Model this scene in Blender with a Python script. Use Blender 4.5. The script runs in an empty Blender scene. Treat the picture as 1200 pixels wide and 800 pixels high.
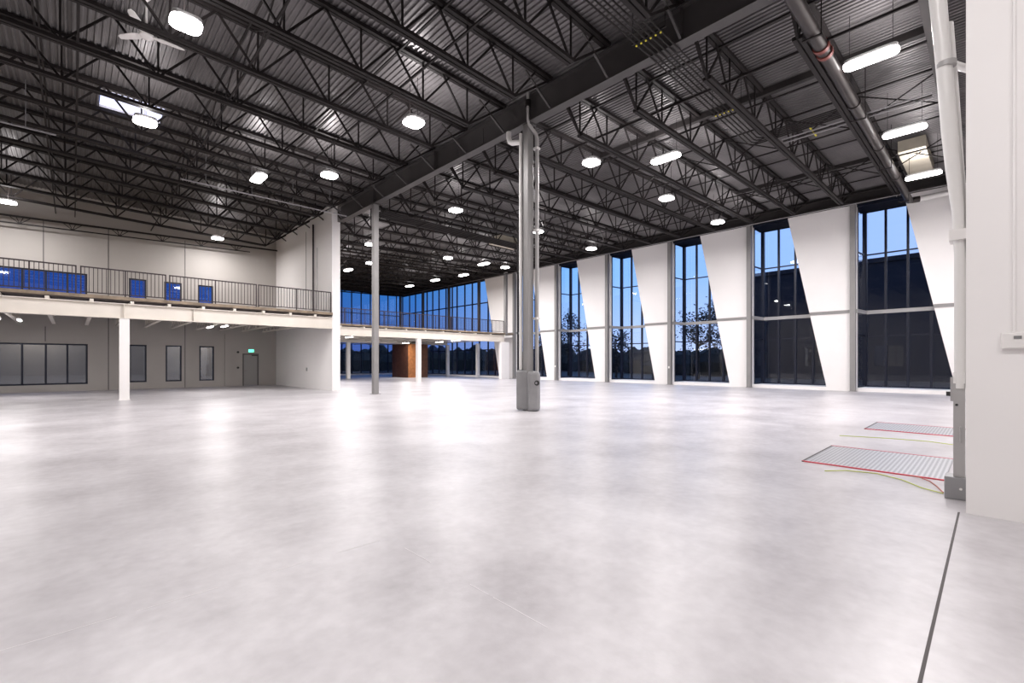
import bpy, bmesh, math, random
from mathutils import Vector, Matrix
random.seed(7)
SC = bpy.context.scene
COL = SC.collection
PI = math.pi

# ------------------------------------------------------------------ materials
def mat(name, col, rough=0.5, metal=0.0, var=0.0, vscale=3.0, bump=0.0, bscale=20.0, col2=None, spec=None):
    m = bpy.data.materials.new(name); m.use_nodes = True
    nt = m.node_tree; b = nt.nodes['Principled BSDF']
    b.inputs['Base Color'].default_value = (*col, 1)
    b.inputs['Roughness'].default_value = rough
    b.inputs['Metallic'].default_value = metal
    if spec is not None: b.inputs['Specular IOR Level'].default_value = spec
    tc = nt.nodes.new('ShaderNodeTexCoord')
    if var > 0:
        n = nt.nodes.new('ShaderNodeTexNoise'); n.inputs['Scale'].default_value = vscale
        n.inputs['Detail'].default_value = 5
        nt.links.new(tc.outputs['Object'], n.inputs['Vector'])
        r = nt.nodes.new('ShaderNodeValToRGB')
        c2 = col2 or tuple(max(0, c * (1 - var)) for c in col)
        r.color_ramp.elements[0].position = .35; r.color_ramp.elements[1].position = .65
        r.color_ramp.elements[0].color = (*c2, 1); r.color_ramp.elements[1].color = (*col, 1)
        nt.links.new(n.outputs['Fac'], r.inputs['Fac'])
        nt.links.new(r.outputs['Color'], b.inputs['Base Color'])
    if bump > 0:
        n = nt.nodes.new('ShaderNodeTexNoise'); n.inputs['Scale'].default_value = bscale
        nt.links.new(tc.outputs['Object'], n.inputs['Vector'])
        bp = nt.nodes.new('ShaderNodeBump'); bp.inputs['Strength'].default_value = bump
        bp.inputs['Distance'].default_value = .02
        nt.links.new(n.outputs['Fac'], bp.inputs['Height'])
        nt.links.new(bp.outputs['Normal'], b.inputs['Normal'])
    return m

def emis(name, col, s):
    m = bpy.data.materials.new(name); m.use_nodes = True
    nt = m.node_tree; b = nt.nodes['Principled BSDF']
    b.inputs['Base Color'].default_value = (*col, 1)
    b.inputs['Emission Color'].default_value = (*col, 1)
    b.inputs['Emission Strength'].default_value = s
    m.cycles.emission_sampling = 'NONE'
    return m

def glass(name, tint, refl=1.0, rough=0.02):
    m = bpy.data.materials.new(name); m.use_nodes = True
    nt = m.node_tree; nt.nodes.clear()
    out = nt.nodes.new('ShaderNodeOutputMaterial'); mx = nt.nodes.new('ShaderNodeMixShader')
    tr = nt.nodes.new('ShaderNodeBsdfTransparent'); tr.inputs['Color'].default_value = (*tint, 1)
    gl = nt.nodes.new('ShaderNodeBsdfGlossy'); gl.inputs['Roughness'].default_value = rough
    gl.inputs['Color'].default_value = (refl, refl, refl, 1)
    lw = nt.nodes.new('ShaderNodeLayerWeight'); lw.inputs['Blend'].default_value = .5
    pw = nt.nodes.new('ShaderNodeMath'); pw.operation = 'POWER'; pw.inputs[1].default_value = 4.5
    nt.links.new(lw.outputs['Facing'], pw.inputs[0])
    fr = nt.nodes.new('ShaderNodeMapRange'); fr.inputs['To Min'].default_value = .06; fr.inputs['To Max'].default_value = 1
    nt.links.new(pw.outputs[0], fr.inputs['Value'])
    nt.links.new(fr.outputs[0], mx.inputs['Fac']); nt.links.new(tr.outputs[0], mx.inputs[1])
    nt.links.new(gl.outputs[0], mx.inputs[2]); nt.links.new(mx.outputs[0], out.inputs['Surface'])
    return m

def floor_mat():
    mat_ = bpy.data.materials.new('polished_concrete'); mat_.use_nodes = True
    nt = mat_.node_tree; b = nt.nodes['Principled BSDF']
    tc = nt.nodes.new('ShaderNodeTexCoord')
    def noise(scale, detail, dist=0):
        n = nt.nodes.new('ShaderNodeTexNoise'); n.inputs['Scale'].default_value = scale
        n.inputs['Detail'].default_value = detail; n.inputs['Distortion'].default_value = dist
        nt.links.new(tc.outputs['Object'], n.inputs['Vector']); return n
    n1 = noise(.55, 4); n2 = noise(1.9, 5); n3 = noise(9, 5); n4 = noise(16, 3)
    def m(op, a, b_):
        n = nt.nodes.new('ShaderNodeMath'); n.operation = op
        for q, v in enumerate((a, b_)):
            if isinstance(v, (int, float)): n.inputs[q].default_value = v
            else: nt.links.new(v, n.inputs[q])
        return n.outputs[0]
    f = m('ADD', m('MULTIPLY', n1.outputs['Fac'], .52), m('ADD', m('MULTIPLY', n2.outputs['Fac'], .28), m('MULTIPLY', n3.outputs['Fac'], .20)))
    f = m('ADD', m('MULTIPLY', m('SUBTRACT', f, .5), 3.0), .5)
    mx = nt.nodes.new('ShaderNodeMixRGB'); mx.use_clamp = False
    mx.inputs[1].default_value = (.37, .35, .365, 1); mx.inputs[2].default_value = (.64, .622, .64, 1)
    nt.links.new(f, mx.inputs[0]); nt.links.new(mx.outputs[0], b.inputs['Base Color'])
    nt.links.new(m('ADD', m('MULTIPLY', n2.outputs['Fac'], .12), .285), b.inputs['Roughness'])
    b.inputs['Specular IOR Level'].default_value = .45
    bp = nt.nodes.new('ShaderNodeBump'); bp.inputs['Strength'].default_value = .12; bp.inputs['Distance'].default_value = .01
    nt.links.new(n4.outputs['Fac'], bp.inputs['Height']); nt.links.new(bp.outputs['Normal'], b.inputs['Normal'])
    return mat_

def tread_mat():
    m = bpy.data.materials.new('tread_plate'); m.use_nodes = True
    nt = m.node_tree; b = nt.nodes['Principled BSDF']
    b.inputs['Roughness'].default_value = .4; b.inputs['Metallic'].default_value = .5
    tc = nt.nodes.new('ShaderNodeTexCoord'); mp = nt.nodes.new('ShaderNodeMapping')
    mp.inputs['Rotation'].default_value = (0, 0, PI / 4)
    ck = nt.nodes.new('ShaderNodeTexChecker'); ck.inputs['Scale'].default_value = 26
    ck.inputs['Color1'].default_value = (.50, .50, .52, 1); ck.inputs['Color2'].default_value = (.24, .25, .27, 1)
    nt.links.new(tc.outputs['Object'], mp.inputs[0]); nt.links.new(mp.outputs[0], ck.inputs['Vector'])
    nt.links.new(ck.outputs['Color'], b.inputs['Base Color'])
    return m

M = dict(
    floor=floor_mat(),
    joint=mat('joint_filler', (.10, .09, .09), .8),
    scratch=mat('pale_joint', (.72, .70, .71), .6),
    wall=mat('white_wall_paint', (.90, .88, .87), .6, var=.03, vscale=.6, bump=.05, bscale=6),
    bay=mat('dimmed_wall_paint', (.46, .435, .41), .65, var=.06, vscale=.5),  # white paint with the dim light of the back wall put into its colour
    seam=mat('panel_seam', (.16, .15, .15), .8),
    deck=mat('galvanised_deck', (.165, .155, .158), .42, .45, var=.25, vscale=.7),
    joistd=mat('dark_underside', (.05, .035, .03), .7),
    black=mat('black_steel', (.022, .018, .018), .6, .0, var=.2, vscale=2),
    joist=mat('joist_steel', (.012, .009, .009), .65, .0, spec=.3),
    beam=mat('beam_steel', (.062, .057, .057), .5, .1, var=.15, vscale=1.5),
    cream=mat('cream_primer_steel', (.74, .69, .62), .55, var=.08, vscale=1.2),
    slab=mat('slab_edge', (.30, .235, .17), .8, var=.45, vscale=3),
    white=mat('white_paint', (.84, .82, .80), .45),
    grey=mat('grey_paint', (.265, .257, .253), .45, .1, var=.06, vscale=2),
    lgrey=mat('light_grey_paint', (.42, .41, .405), .45, .1),
    guard=mat('guard_steel', (.34, .34, .345), .42, .5, var=.1, vscale=3),
    rail=mat('rail_paint', (.028, .018, .022), .45, .2),
    frame=mat('window_frame', (.010, .013, .028), .35, .3),
    glass=glass('window_glass', (.90, .95, 1.0), .9),
    dglass=glass('dim_window_glass', (.75, .82, .92), .8),
    pvc=mat('white_plastic', (.78, .77, .75), .35),
    tread=tread_mat(),
    red=mat('red_tape', (.62, .06, .09), .6),
    yellow=mat('yellow_clip', (.75, .65, .05), .5),
    hose=mat('yellow_hose', (.55, .62, .12), .5),
    redhose=mat('red_hose', (.45, .12, .08), .5),
    wood=mat('brown_wood', (.10, .038, .020), .5, var=.4, vscale=4),
    wood2=mat('orange_wood', (.42, .16, .05), .5, var=.35, vscale=4),
    beige=mat('beige_board', (.46, .42, .34), .7, var=.15, vscale=2),
    pipe=mat('dark_pipe', (.045, .037, .035), .36, .4, var=.2, vscale=2),
    brass=mat('coupling_red', (.22, .06, .05), .45, .3),
    silver=mat('bare_conduit', (.30, .29, .30), .5, .3),
    door=mat('door_paint', (.34, .33, .32), .5),
    housing=mat('fixture_housing', (.55, .55, .55), .5),
    led=emis('led_panel', (1, .955, .95), 14),
    tube=emis('tube_glow', (1, .97, .92), 12),
    exitg=emis('exit_glow', (.10, .95, .55), 2.2),
    sky_l=emis('skylight_dome_glow', (.62, .64, .86), .95),  # even glow stands in for the sky seen through the dome
    ground=mat('asphalt', (.010, .010, .012), .8, var=.3, vscale=.3),
    ext=mat('outside_wall_panel', (.005, .008, .018), .7, var=.2, vscale=.4),
    extg=mat('outside_grey_wall', (.17, .125, .085), .8, var=.15, vscale=.4),
    bark=mat('bark', (.012, .012, .014), .9),
    leaf=mat('leaf', (.005, .010, .009), .8, var=.4, vscale=3),
    lcd=mat('grey_display', (.22, .22, .22), .3),
    screen=mat('dark_dot', (.03, .03, .03), .4),
)

# ------------------------------------------------------------------ mesh helpers
class MB:
    def __init__(s): s.v = []; s.f = []
    def add(s, vs, fs):
        n = len(s.v); s.v += [tuple(v) for v in vs]; s.f += [tuple(n + i for i in f) for f in fs]; return s
    def box(s, x0, x1, y0, y1, z0, z1):
        vs = [(x, y, z) for x in (x0, x1) for y in (y0, y1) for z in (z0, z1)]
        return s.add(vs, [(0, 1, 3, 2), (4, 6, 7, 5), (0, 4, 5, 1), (2, 3, 7, 6), (0, 2, 6, 4), (1, 5, 7, 3)])
    def bar(s, a, b, w, h, up=(0, 0, 1)):
        a = Vector(a); b = Vector(b); d = (b - a).normalized(); u = Vector(up)
        if abs(d.dot(u)) > .98: u = Vector((1, 0, 0))
        r = d.cross(u).normalized() * w / 2; t = r.cross(d).normalized() * h / 2
        vs = [p + i * r + j * t for p in (a, b) for i, j in ((-1, -1), (1, -1), (1, 1), (-1, 1))]
        return s.add(vs, [(0, 3, 2, 1), (4, 5, 6, 7), (0, 1, 5, 4), (1, 2, 6, 5), (2, 3, 7, 6), (3, 0, 4, 7)])
    def tube(s, pts, r, n=10, caps=True):
        pts = [Vector(p) for p in pts]; rings = []
        u = None
        for i, p in enumerate(pts):
            d = (pts[min(i + 1, len(pts) - 1)] - pts[max(i - 1, 0)]).normalized()
            if u is None:
                u = Vector((0, 0, 1)) if abs(d.z) < .9 else Vector((1, 0, 0))
            a = d.cross(u).normalized(); bb = a.cross(d).normalized(); u = bb
            rr = r[i] if isinstance(r, (list, tuple)) else r
            rings.append([p + (a * math.cos(2 * PI * k / n) + bb * math.sin(2 * PI * k / n)) * rr for k in range(n)])
        vs = [v for q in rings for v in q]; fs = []
        for i in range(len(pts) - 1):
            for k in range(n):
                k2 = (k + 1) % n; fs.append((i * n + k, i * n + k2, (i + 1) * n + k2, (i + 1) * n + k))
        if caps: fs.append(tuple(range(n))[::-1]); fs.append(tuple((len(pts) - 1) * n + k for k in range(n)))
        return s.add(vs, fs)
    def prism(s, poly, axis, a, b):
        """poly: 2-D points; axis 'x': (y,z) extruded in x; 'z': (x,y); 'y': (x,z)"""
        def P(p, q):
            return {'x': (q, p[0], p[1]), 'y': (p[0], q, p[1]), 'z': (p[0], p[1], q)}[axis]
        n = len(poly); vs = [P(p, a) for p in poly] + [P(p, b) for p in poly]
        fs = [tuple(range(n))[::-1], tuple(range(n, 2 * n))] + [(i, (i + 1) % n, n + (i + 1) % n, n + i) for i in range(n)]
        return s.add(vs, fs)
    def mesh(s, name, m, smooth=False, bevel=0):
        me = bpy.data.meshes.new(name); me.from_pydata(s.v, [], s.f)
        bm = bmesh.new(); bm.from_mesh(me); bmesh.ops.recalc_face_normals(bm, faces=bm.faces); bm.to_mesh(me); bm.free()
        me.materials.append(m)
        if smooth:
            for p in me.polygons: p.use_smooth = True
        me.update(); return me
    def obj(s, name, m, parent=None, loc=(0, 0, 0), smooth=False, bevel=0):
        o = bpy.data.objects.new(name, s.mesh(name, m, smooth)); COL.objects.link(o)
        o.location = loc; o.parent = parent
        if bevel:
            bv = o.modifiers.new('bevel', 'BEVEL'); bv.width = bevel; bv.segments = 2; bv.limit_method = 'ANGLE'
        if smooth:
            try:
                o.data.shade_smooth()
                md = o.modifiers.new('wn', 'EDGE_SPLIT'); md.split_angle = math.radians(40)
            except Exception: pass
        return o

def tag(o, label, cat, group=None, kind=None):
    o['label'] = label; o['category'] = cat
    if group: o['group'] = group
    if kind: o['kind'] = kind
    return o
def struct(o): o['kind'] = 'structure'; return o
def empty(name, loc=(0, 0, 0), rz=0):
    o = bpy.data.objects.new(name, None); COL.objects.link(o); o.location = loc; o.rotation_euler[2] = rz
    o.empty_display_size = .1; return o
def copy_tree(o, parent=None):
    c = o.copy(); COL.objects.link(c); c.parent = parent
    for ch in [x for x in o.children]: copy_tree(ch, c)
    return c
ORD = ['zeroth', 'first', 'second', 'third', 'fourth', 'fifth', 'sixth', 'seventh', 'eighth', 'ninth', 'tenth', 'eleventh',
       'twelfth', 'thirteenth', 'fourteenth', 'fifteenth', 'sixteenth', 'seventeenth', 'eighteenth', 'nineteenth', 'twentieth',
       'twenty-first', 'twenty-second', 'twenty-third', 'twenty-fourth', 'twenty-fifth', 'twenty-sixth']

# ------------------------------------------------------------------ key dimensions (metres; camera stands at x=0, y=0)
G = 5.31                       # grid pitch along the window wall
def gy(k): return G * k - .03
XB = 10.90                     # main beam line
XW = 30.9                      # inner face of the window wall
YM = 25.3                      # front edge of the left mezzanine
YL = 35.0                      # back wall of the left bay
YF = 53.1                      # far wall
YR = 31.83                     # front edge of the far mezzanine
def roofz(x): return 10.42 + (.033 * (XB - x) if x < XB else .024 * (x - XB))

# ------------------------------------------------------------------ floor
struct(MB().box(-9.2, 31.2, -8.2, 53.4, -.2, 0).obj('floor', M['floor']))
j = MB(); j.box(-2, 6.83, .245, .262, 0, .0015)
struct(j.obj('trim_1', M['joint']))
j = MB(); 
[j.box(a, b, 3.8, 3.806, 0, .0012) for a, b in ((-1.2, .2), (.3, .75), (1.1, 1.4), (1.6, 2.0))]; [j.box(2.065, 2.071, a, b, 0, .0012) for a, b in ((1.85, 2.35), (2.4, 2.6), (3.1, 3.5))]
struct(j.obj('trim_2', M['scratch']))

# ------------------------------------------------------------------ ceiling : fluted steel deck
def deck(x0, x1, y0, y1, name):
    b = MB(); pitch = .1525; x = x0; prof = []
    while x < x1:
        for dx, dz in ((0, 0), (.045, 0), (.062, .038), (.136, .038)):
            prof.append((min(x + dx, x1), dz))
        x += pitch
    vs = []; fs = []
    for (px, dz) in prof:
        z = roofz(px) + dz; vs += [(px, y0, z), (px, y1, z)]
    for i in range(len(prof) - 1): fs.append((2 * i, 2 * i + 1, 2 * i + 3, 2 * i + 2))
    b.add(vs, fs)
    n = len(b.v)
    b.add([(x0, y0, roofz(x0) + .2), (x1, y0, roofz(x1) + .2), (x1, y1, roofz(x1) + .2), (x0, y1, roofz(x0) + .2)], [(0, 1, 2, 3)])
    return struct(b.obj(name, M['deck']))
deck(-9.0, XB, -8, 20.7, 'ceiling')
# left bay deck around the skylight opening
deck(-9.0, .68, 20.7, 22.2, 'ceiling')
deck(2.45, XB, 20.7, 22.2, 'ceiling')
deck(-9.0, XB, 22.2, YL + .2, 'ceiling')
deck(XB, 31.2, -.2, YF + .2, 'ceiling')

# ------------------------------------------------------------------ walls
# back wall of the left bay, with window and door openings cut as pieces
def wall_y(y0, y1, x0, x1, z0, z1, holes, name, m):
    """solid wall in the x-z plane with rectangular holes (xa,xb,za,zb) : grid decomposition"""
    xs = sorted({x0, x1, *[h[0] for h in holes], *[h[1] for h in holes]}); zs = sorted({z0, z1, *[h[2] for h in holes], *[h[3] for h in holes]})
    b = MB()
    for i in range(len(xs) - 1):
        run = None
        for k in range(len(zs) - 1):
            cx = (xs[i] + xs[i + 1]) / 2; cz = (zs[k] + zs[k + 1]) / 2
            hole = any(h[0] < cx < h[1] and h[2] < cz < h[3] for h in holes)
            if not hole:
                if run is None: run = zs[k]
                top = zs[k + 1]
            if (hole or k == len(zs) - 2) and run is not None:
                b.box(xs[i], xs[i + 1], y0, y1, run, top); run = None
    return struct(b.obj(name, m))
LOWH = [(-6.2, .62, .37, 2.6), (2.39, 3.21, .4, 2.62), (4.12, 4.93, .4, 2.62), (5.85, 6.66, .4, 2.62)]
UPH = [(-6.2, .6, 4.9, 6.52), (2.39, 3.2, 4.9, 6.52), (4.05, 4.93, 4.9, 6.52), (5.78, 6.61, 4.9, 6.52)]
DOORH = [(8.34, 9.24, 0, 2.13)]
wall_y(YL, YL + .22, -9.0, 10.4, 0, 11.2, LOWH + UPH + DOORH, 'wall_back', M['bay'])
# panel seams on the back wall
for i, (x, z0, z1) in enumerate([(-1.12, 6.6, 9.2), (1.49, 0, 9.2), (5.1, 0, 9.2), (-1.05, 2.7, 3.5)]):
    struct(MB().box(x - .02, x + .02, YL - .012, YL, z0, z1).obj('trim_%d' % (3 + i), M['seam']))
struct(MB().box(7.25, 7.62, YL - .10, YL, 0, 3.45).obj('trim_7', M['bay']))

def window_y(x0, x1, z0, z1, y, mull, n, glz, hz=()):
    f = MB(); w = .085
    f.box(x0, x1, y - .03, y + .06, z0, z0 + w); f.box(x0, x1, y - .03, y + .06, z1 - w, z1)
    f.box(x0, x0 + w, y - .03, y + .06, z0 + w, z1 - w); f.box(x1 - w, x1, y - .03, y + .06, z0 + w, z1 - w)
    for x in mull: f.box(x - w / 2, x + w / 2, y - .03, y + .06, z0 + w, z1 - w)
    for z in hz: f.box(x0 + w, x1 - w, y - .02, y + .05, z - w / 2, z + w / 2)
    r = struct(f.obj('window_%d' % n, M['frame']))
    MB().box(x0 + .02, x1 - .02, y + .01, y + .02, z0 + .02, z1 - .02).obj('pane', glz, r)
    return r
wn = 1
for h in LOWH:
    window_y(*h, YL + .06, [-5.3, -4.4, -3.55, -2.72, -1.9, -1.03, -.2] if h[0] < -5 else [], wn, M['dglass']); wn += 1
for h in UPH:
    window_y(*h, YL + .06, [-5.3, -4.4, -3.55, -2.72, -1.9, -1.03, -.2] if h[0] < -5 else [], wn, M['glass']); wn += 1
# exit door
d = struct(MB().box(8.37, 9.21, YL + .03, YL + .08, .01, 2.09).obj('door_1', M['door']))
fr = MB(); fr.box(8.30, 8.37, YL - .02, YL + .12, 0, 2.17); fr.box(9.21, 9.28, YL - .02, YL + .12, 0, 2.17); fr.box(8.37, 9.21, YL - .02, YL + .12, 2.09, 2.17)
fr.obj('door_frame', M['seam'], d)
MB().tube([(8.45, YL + .03, 1.0), (8.45, YL - .05, 1.0), (8.57, YL - .05, 1.0)], .015, 8).obj('door_handle', M['silver'], d, smooth=True)
MB().box(8.85, 9.2, YL - .05, YL + .02, 2.02, 2.08).obj('door_closer', M['screen'], d)
# exit sign : green running figure sign
es = empty('exit_sign', (8.80, YL - .10, 2.36)); tag(es, 'small glowing green exit sign on the wall above the grey door', 'exit sign')
MB().box(-.17, .17, .02, .1, -.1, .1).obj('sign_housing', M['white'], es)
MB().box(-.155, .155, .01, .02, -.085, .085).obj('sign_face', M['exitg'], es)
fg = MB()
fg.tube([(-.02, 0, .055), (-.02, .008, .055)], .018, 10)
fg.bar((-.02, .003, .035), (-.04, .003, -.01), .004, .03); fg.bar((-.04, .003, -.01), (-.01, .003, -.045), .004, .018)
fg.bar((-.04, .003, -.01), (-.085, .003, -.035), .004, .016); fg.bar((-.02, .003, .025), (.03, .003, .015), .004, .012)
fg.box(.06, .12, 0, .008, -.07, .06)
fg.obj('running_figure', M['white'], es)
for z, w in ((2.26, 'upper'), (1.22, 'lower')):
    tag(MB().tube([(8.02, YL - .001, z), (8.02, YL - .06, z)], .07, 14).obj('wall_bell' if w == 'upper' else 'pull_station', M['screen'], smooth=True),
        'small dark round device on the wall left of the grey door, %s of the two' % w, 'wall device')

# partition wall at the end of the main beam
b = MB(); b.box(10.40, 10.85, YM, YL + .2, 0, 9.42); b.box(10.40, 10.72, YM + .05, YL + .2, 9.42, 10.36)
b.box(10.72, 10.85, YM + .45, YL + .2, 9.42, 10.36)
struct(b.obj('wall_partition', M['wall']))
struct(MB().box(10.385, 10.40, 29.2, 29.24, 4.4, 9.6).obj('trim_8', M['seam']))
# wall continuing between left bay block and far bay
struct(MB().box(10.63, 10.85, YL + .2, YF, 0, 10.3).obj('wall_divider', M['wall']))

# window wall : tilt-up panels leaning trapezoids between the window bays
b = MB()
ZT = 10.18; ZS = .2
WT = .24
for k in range(0, 7):
    yk = gy(k) - .14
    yn_top = gy(k + 1) - 2.1; yn_bot = gy(k + 1) - 4.05
    if k == 6: yn_top, yn_bot = 36.43, 34.19
    if k == 0: yk = .0
    b.prism([(yk, ZS), (yn_bot, ZS), (yn_top, ZT), (yk, ZT)], 'x', XW, XW + WT)
b.box(XW, XW + WT, 0, YF, 0, ZS)
struct(b.obj('wall_right', M['wall']))
b = MB(); b.box(XW, XW + WT, 0, 36.45, ZT, 10.95); struct(b.obj('trim_22', M['black']))
struct(MB().box(-9.0, 10.85, YL + .2, YL + .3, 9.0, 11.3).obj('trim_23', M['black']))
# bay windows
for k in range(1, 8):
    far = k == 7
    y1 = gy(k) - .14; t0 = (gy(k) - 2.1) if not far else 36.43; b0 = (gy(k) - 4.05) if not far else 34.19
    if far: continue
    d0 = 1.5; xg = XW + d0; yc = y1 - .12
    g = MB(); w = .11
    zb, zt = .22, 10.02
    # outer plane mullions
    g.bar((xg, yc, zb), (xg, yc, zt), .19, .19)
    def slant(z): return b0 + (t0 - b0) * (z - ZS) / (ZT - ZS)
    for n in range(1, 5):
        y = yc - .93 * n
        # top where the mullion meets the slanted edge
        if y > t0: zt2 = zt
        else: zt2 = min(zt, ZS + (y - b0) / (t0 - b0) * (ZT - ZS))
        if zt2 > .6: g.bar((xg, y, zb), (xg, y, zt2), w, .14)
    for z in (zb + .03, 3.06, 7.62, zt):
        g.bar((xg, yc, z), (xg, slant(z) , z), .08, .07)
        g.bar((XW + WT, y1, z), (xg, yc, z), .08, .07)
    # slanted edge member
    g.bar((xg, slant(zb), zb), (xg, slant(zt), zt), .1, .1)
    g.bar((XW + WT + .05, y1, zb), (XW + WT + .05, y1, zt), .06, .1)
    r = struct(g.obj('window_%d' % wn, M['frame'])); wn += 1
    MB().add([(xg + .01, yc, zb), (xg + .01, slant(zb), zb), (xg + .01, slant(zt), zt), (xg + .01, yc, zt)], [(0, 1, 2, 3)]).obj('pane', M['glass'], r)
    MB().add([(XW + WT, y1 - .02, zb), (xg, yc, zb), (xg, yc, zt), (XW + WT, y1 - .02, zt)], [(0, 1, 2, 3)]).obj('side_pane', M['glass'], r)
    # grey floor-line rail that follows the glass
    gr = MB(); gr.bar((XW - .04, y1, 4.38), (xg - .09, yc - .05, 4.38), .12, .2); gr.bar((xg - .09, yc - .02, 4.38), (xg - .09, slant(4.38), 4.38), .12, .2)
    gr.obj('spandrel_rail', M['lgrey'], r)
    # slanted concrete return, sill and roof of the bay
    q = MB()
    q.add([(XW + WT, slant(ZS), ZS), (xg + .1, slant(ZS), ZS), (xg + .1, slant(ZT), ZT), (XW + WT, slant(ZT), ZT),
           (XW + WT, slant(ZS) - .1, ZS), (xg + .1, slant(ZS) - .1, ZS), (xg + .1, slant(ZT) - .1, ZT), (XW + WT, slant(ZT) - .1, ZT)],
          [(0, 1, 2, 3), (4, 7, 6, 5), (0, 4, 5, 1), (1, 5, 6, 2), (2, 6, 7, 3), (3, 7, 4, 0)])
    q.obj('slanted_return', M['frame'], r)
    MB().box(XW + WT, xg + .12, b0 - .1, y1, -.1, .2).obj('sill', M['wall'], r)
    MB().box(XW + .02, xg + .15, t0 - .15, y1 + .1, 10.05, 10.6).obj('bay_roof', M['frame'], r)
# thin grey floor-line rail on the face of the wall panels
for k in range(0, 7):
    y0 = gy(k) - .14 if k else .2
    y1 = gy(k + 1) - 2.1 - 1.95 * (ZT - 4.38) / (ZT - ZS) if k < 6 else 34.19 + 2.24 * (4.38 - ZS) / (ZT - ZS)
    tr = struct(MB().box(XW - .045, XW, y0, y1, 4.29, 4.46).obj('trim_%d' % (9 + k), M['grey']))
# corner glazing of the far bay (window wall side)
def curtain_x(x, y0, y1, z0, z1, ys, hz, n):
    f = MB(); w = .11
    for y in ys: f.box(x - .05, x + .07, y - w / 2, y + w / 2, z0, z1)
    for z in (z0 + .04, z1 - .04, *hz): f.box(x - .04, x + .06, y0, y1, z - w / 2, z + w / 2)
    r = struct(f.obj('window_%d' % n, M['frame'])); return r
ys = [53.0, 51.3, 49.9, 48.4, 47.3, 46.1, 44.8, 43.4, 42.2, 41.3, 39.9, 38.6, 37.4, 36.0, 34.9]
r = curtain_x(XW + .1, 34.2, YF, 4.2, 10.1, ys[:14], [7.75], wn); wn += 1
MB().add([(XW + .11, 34.2, 4.2), (XW + .11, YF, 4.2), (XW + .11, YF, 10.1), (XW + .11, 34.2, 10.1)], [(0, 1, 2, 3)]).obj('pane', M['glass'], r)
r = curtain_x(XW + .1, 34.2, YF, .2, 4.2, ys, [2.85], wn); wn += 1
MB().add([(XW + .11, 34.2, .2), (XW + .11, YF, .2), (XW + .11, YF, 4.2), (XW + .11, 34.2, 4.2)], [(0, 1, 2, 3)]).obj('pane', M['dglass'], r)
# head above glazing
struct(MB().box(XW, XW + .24, 36.4, YF, 10.1, 10.9).obj('trim_20', M['black']))
struct(MB().box(10.85, XW, YF, YF + .24, 10.15, 10.9).obj('trim_21', M['black']))
struct(MB().box(10.85, XW, YF, YF + .24, 0, .2).obj('wall_far', M['wall']))
xs = [11 + 1.2 * i for i in range(17)]
for (z0, z1, hz, gl) in ((4.2, 10.15, [7.5], M['glass']), (.2, 4.2, [2.75], M['dglass'])):
    f = MB()
    for x in xs: f.box(x - .05, x + .05, YF, YF + .12, z0, z1)
    for z in (z0 + .04, z1 - .04, *hz): f.box(10.85, XW, YF, YF + .1, z - .04, z + .04)
    r = struct(f.obj('window_%d' % wn, M['frame'])); wn += 1
    MB().add([(10.85, YF + .05, z0), (XW, YF + .05, z0), (XW, YF + .05, z1), (10.85, YF + .05, z1)], [(0, 1, 2, 3)]).obj('pane', gl, r)

# near wall at right of the picture, front wall, side and rear shell
struct(MB().box(6.83, 7.08, -8, .2, 0, 10.4).obj('wall_near', M['wall']))
struct(MB().box(7.08, 31.14, -.05, .2, 0, 10.9).obj('wall_front', M['wall']))
struct(MB().box(-9.2, -9.0, -8, YL + .2, 0, 11.2).obj('wall_left', M['bay']))
struct(MB().box(-9.0, 6.83, -8.2, -8, 0, 11.2).obj('wall_rear', M['bay']))

# ------------------------------------------------------------------ main beam
bm_ = empty('main_beam', (XB, 0, 0)); tag(bm_, 'long dark steel I-beam crossing the roof above the two tall columns', 'beam')
MB().box(-.15, .15, -7.9, YM, 9.45, 9.475).obj('bottom_flange', M['beam'], bm_)
MB().box(-.15, .15, -7.9, YM, 10.285, 10.31).obj('top_flange', M['beam'], bm_)
MB().box(-.012, .012, -7.9, YM, 9.475, 10.285).obj('beam_web', M['beam'], bm_)
for k in (1, 2, 3, 4):
    for s in (-1, 1):
        MB().box(min(s * .012, s * .14), max(s * .012, s * .14), gy(k) - .008, gy(k) + .008, 9.475, 10.285).obj('stiffener', M['beam'], bm_)
# splice bolts cluster plates
for y in (13.1, 14.6):
    MB().box(-.03, -.012, y - .2, y + .2, 9.6, 10.15).obj('splice_plate', M['beam'], bm_)

# edge beam above the window wall
eb = MB(); eb.box(30.45, 30.87, .3, YF, 10.20, 10.24); eb.box(30.62, 30.66, .3, YF, 10.24, 10.66); eb.box(30.45, 30.87, .3, YF, 10.66, 10.7)
tag(eb.obj('edge_beam', M['black']), 'black steel edge beam running along the top of the window wall', 'beam')
# beams on the left and front edge
eb = MB(); eb.box(11.05, 30.4, .97, 1.17, 9.7, 9.73); eb.box(11.05, 30.4, 1.06, 1.08, 9.73, 10.35); eb.box(11.05, 30.4, .97, 1.17, 10.35, 10.38)
tag(eb.obj('header_beam', M['beam']), 'dark steel beam beside the front wall, partly hidden by the white pipes', 'beam')

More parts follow.
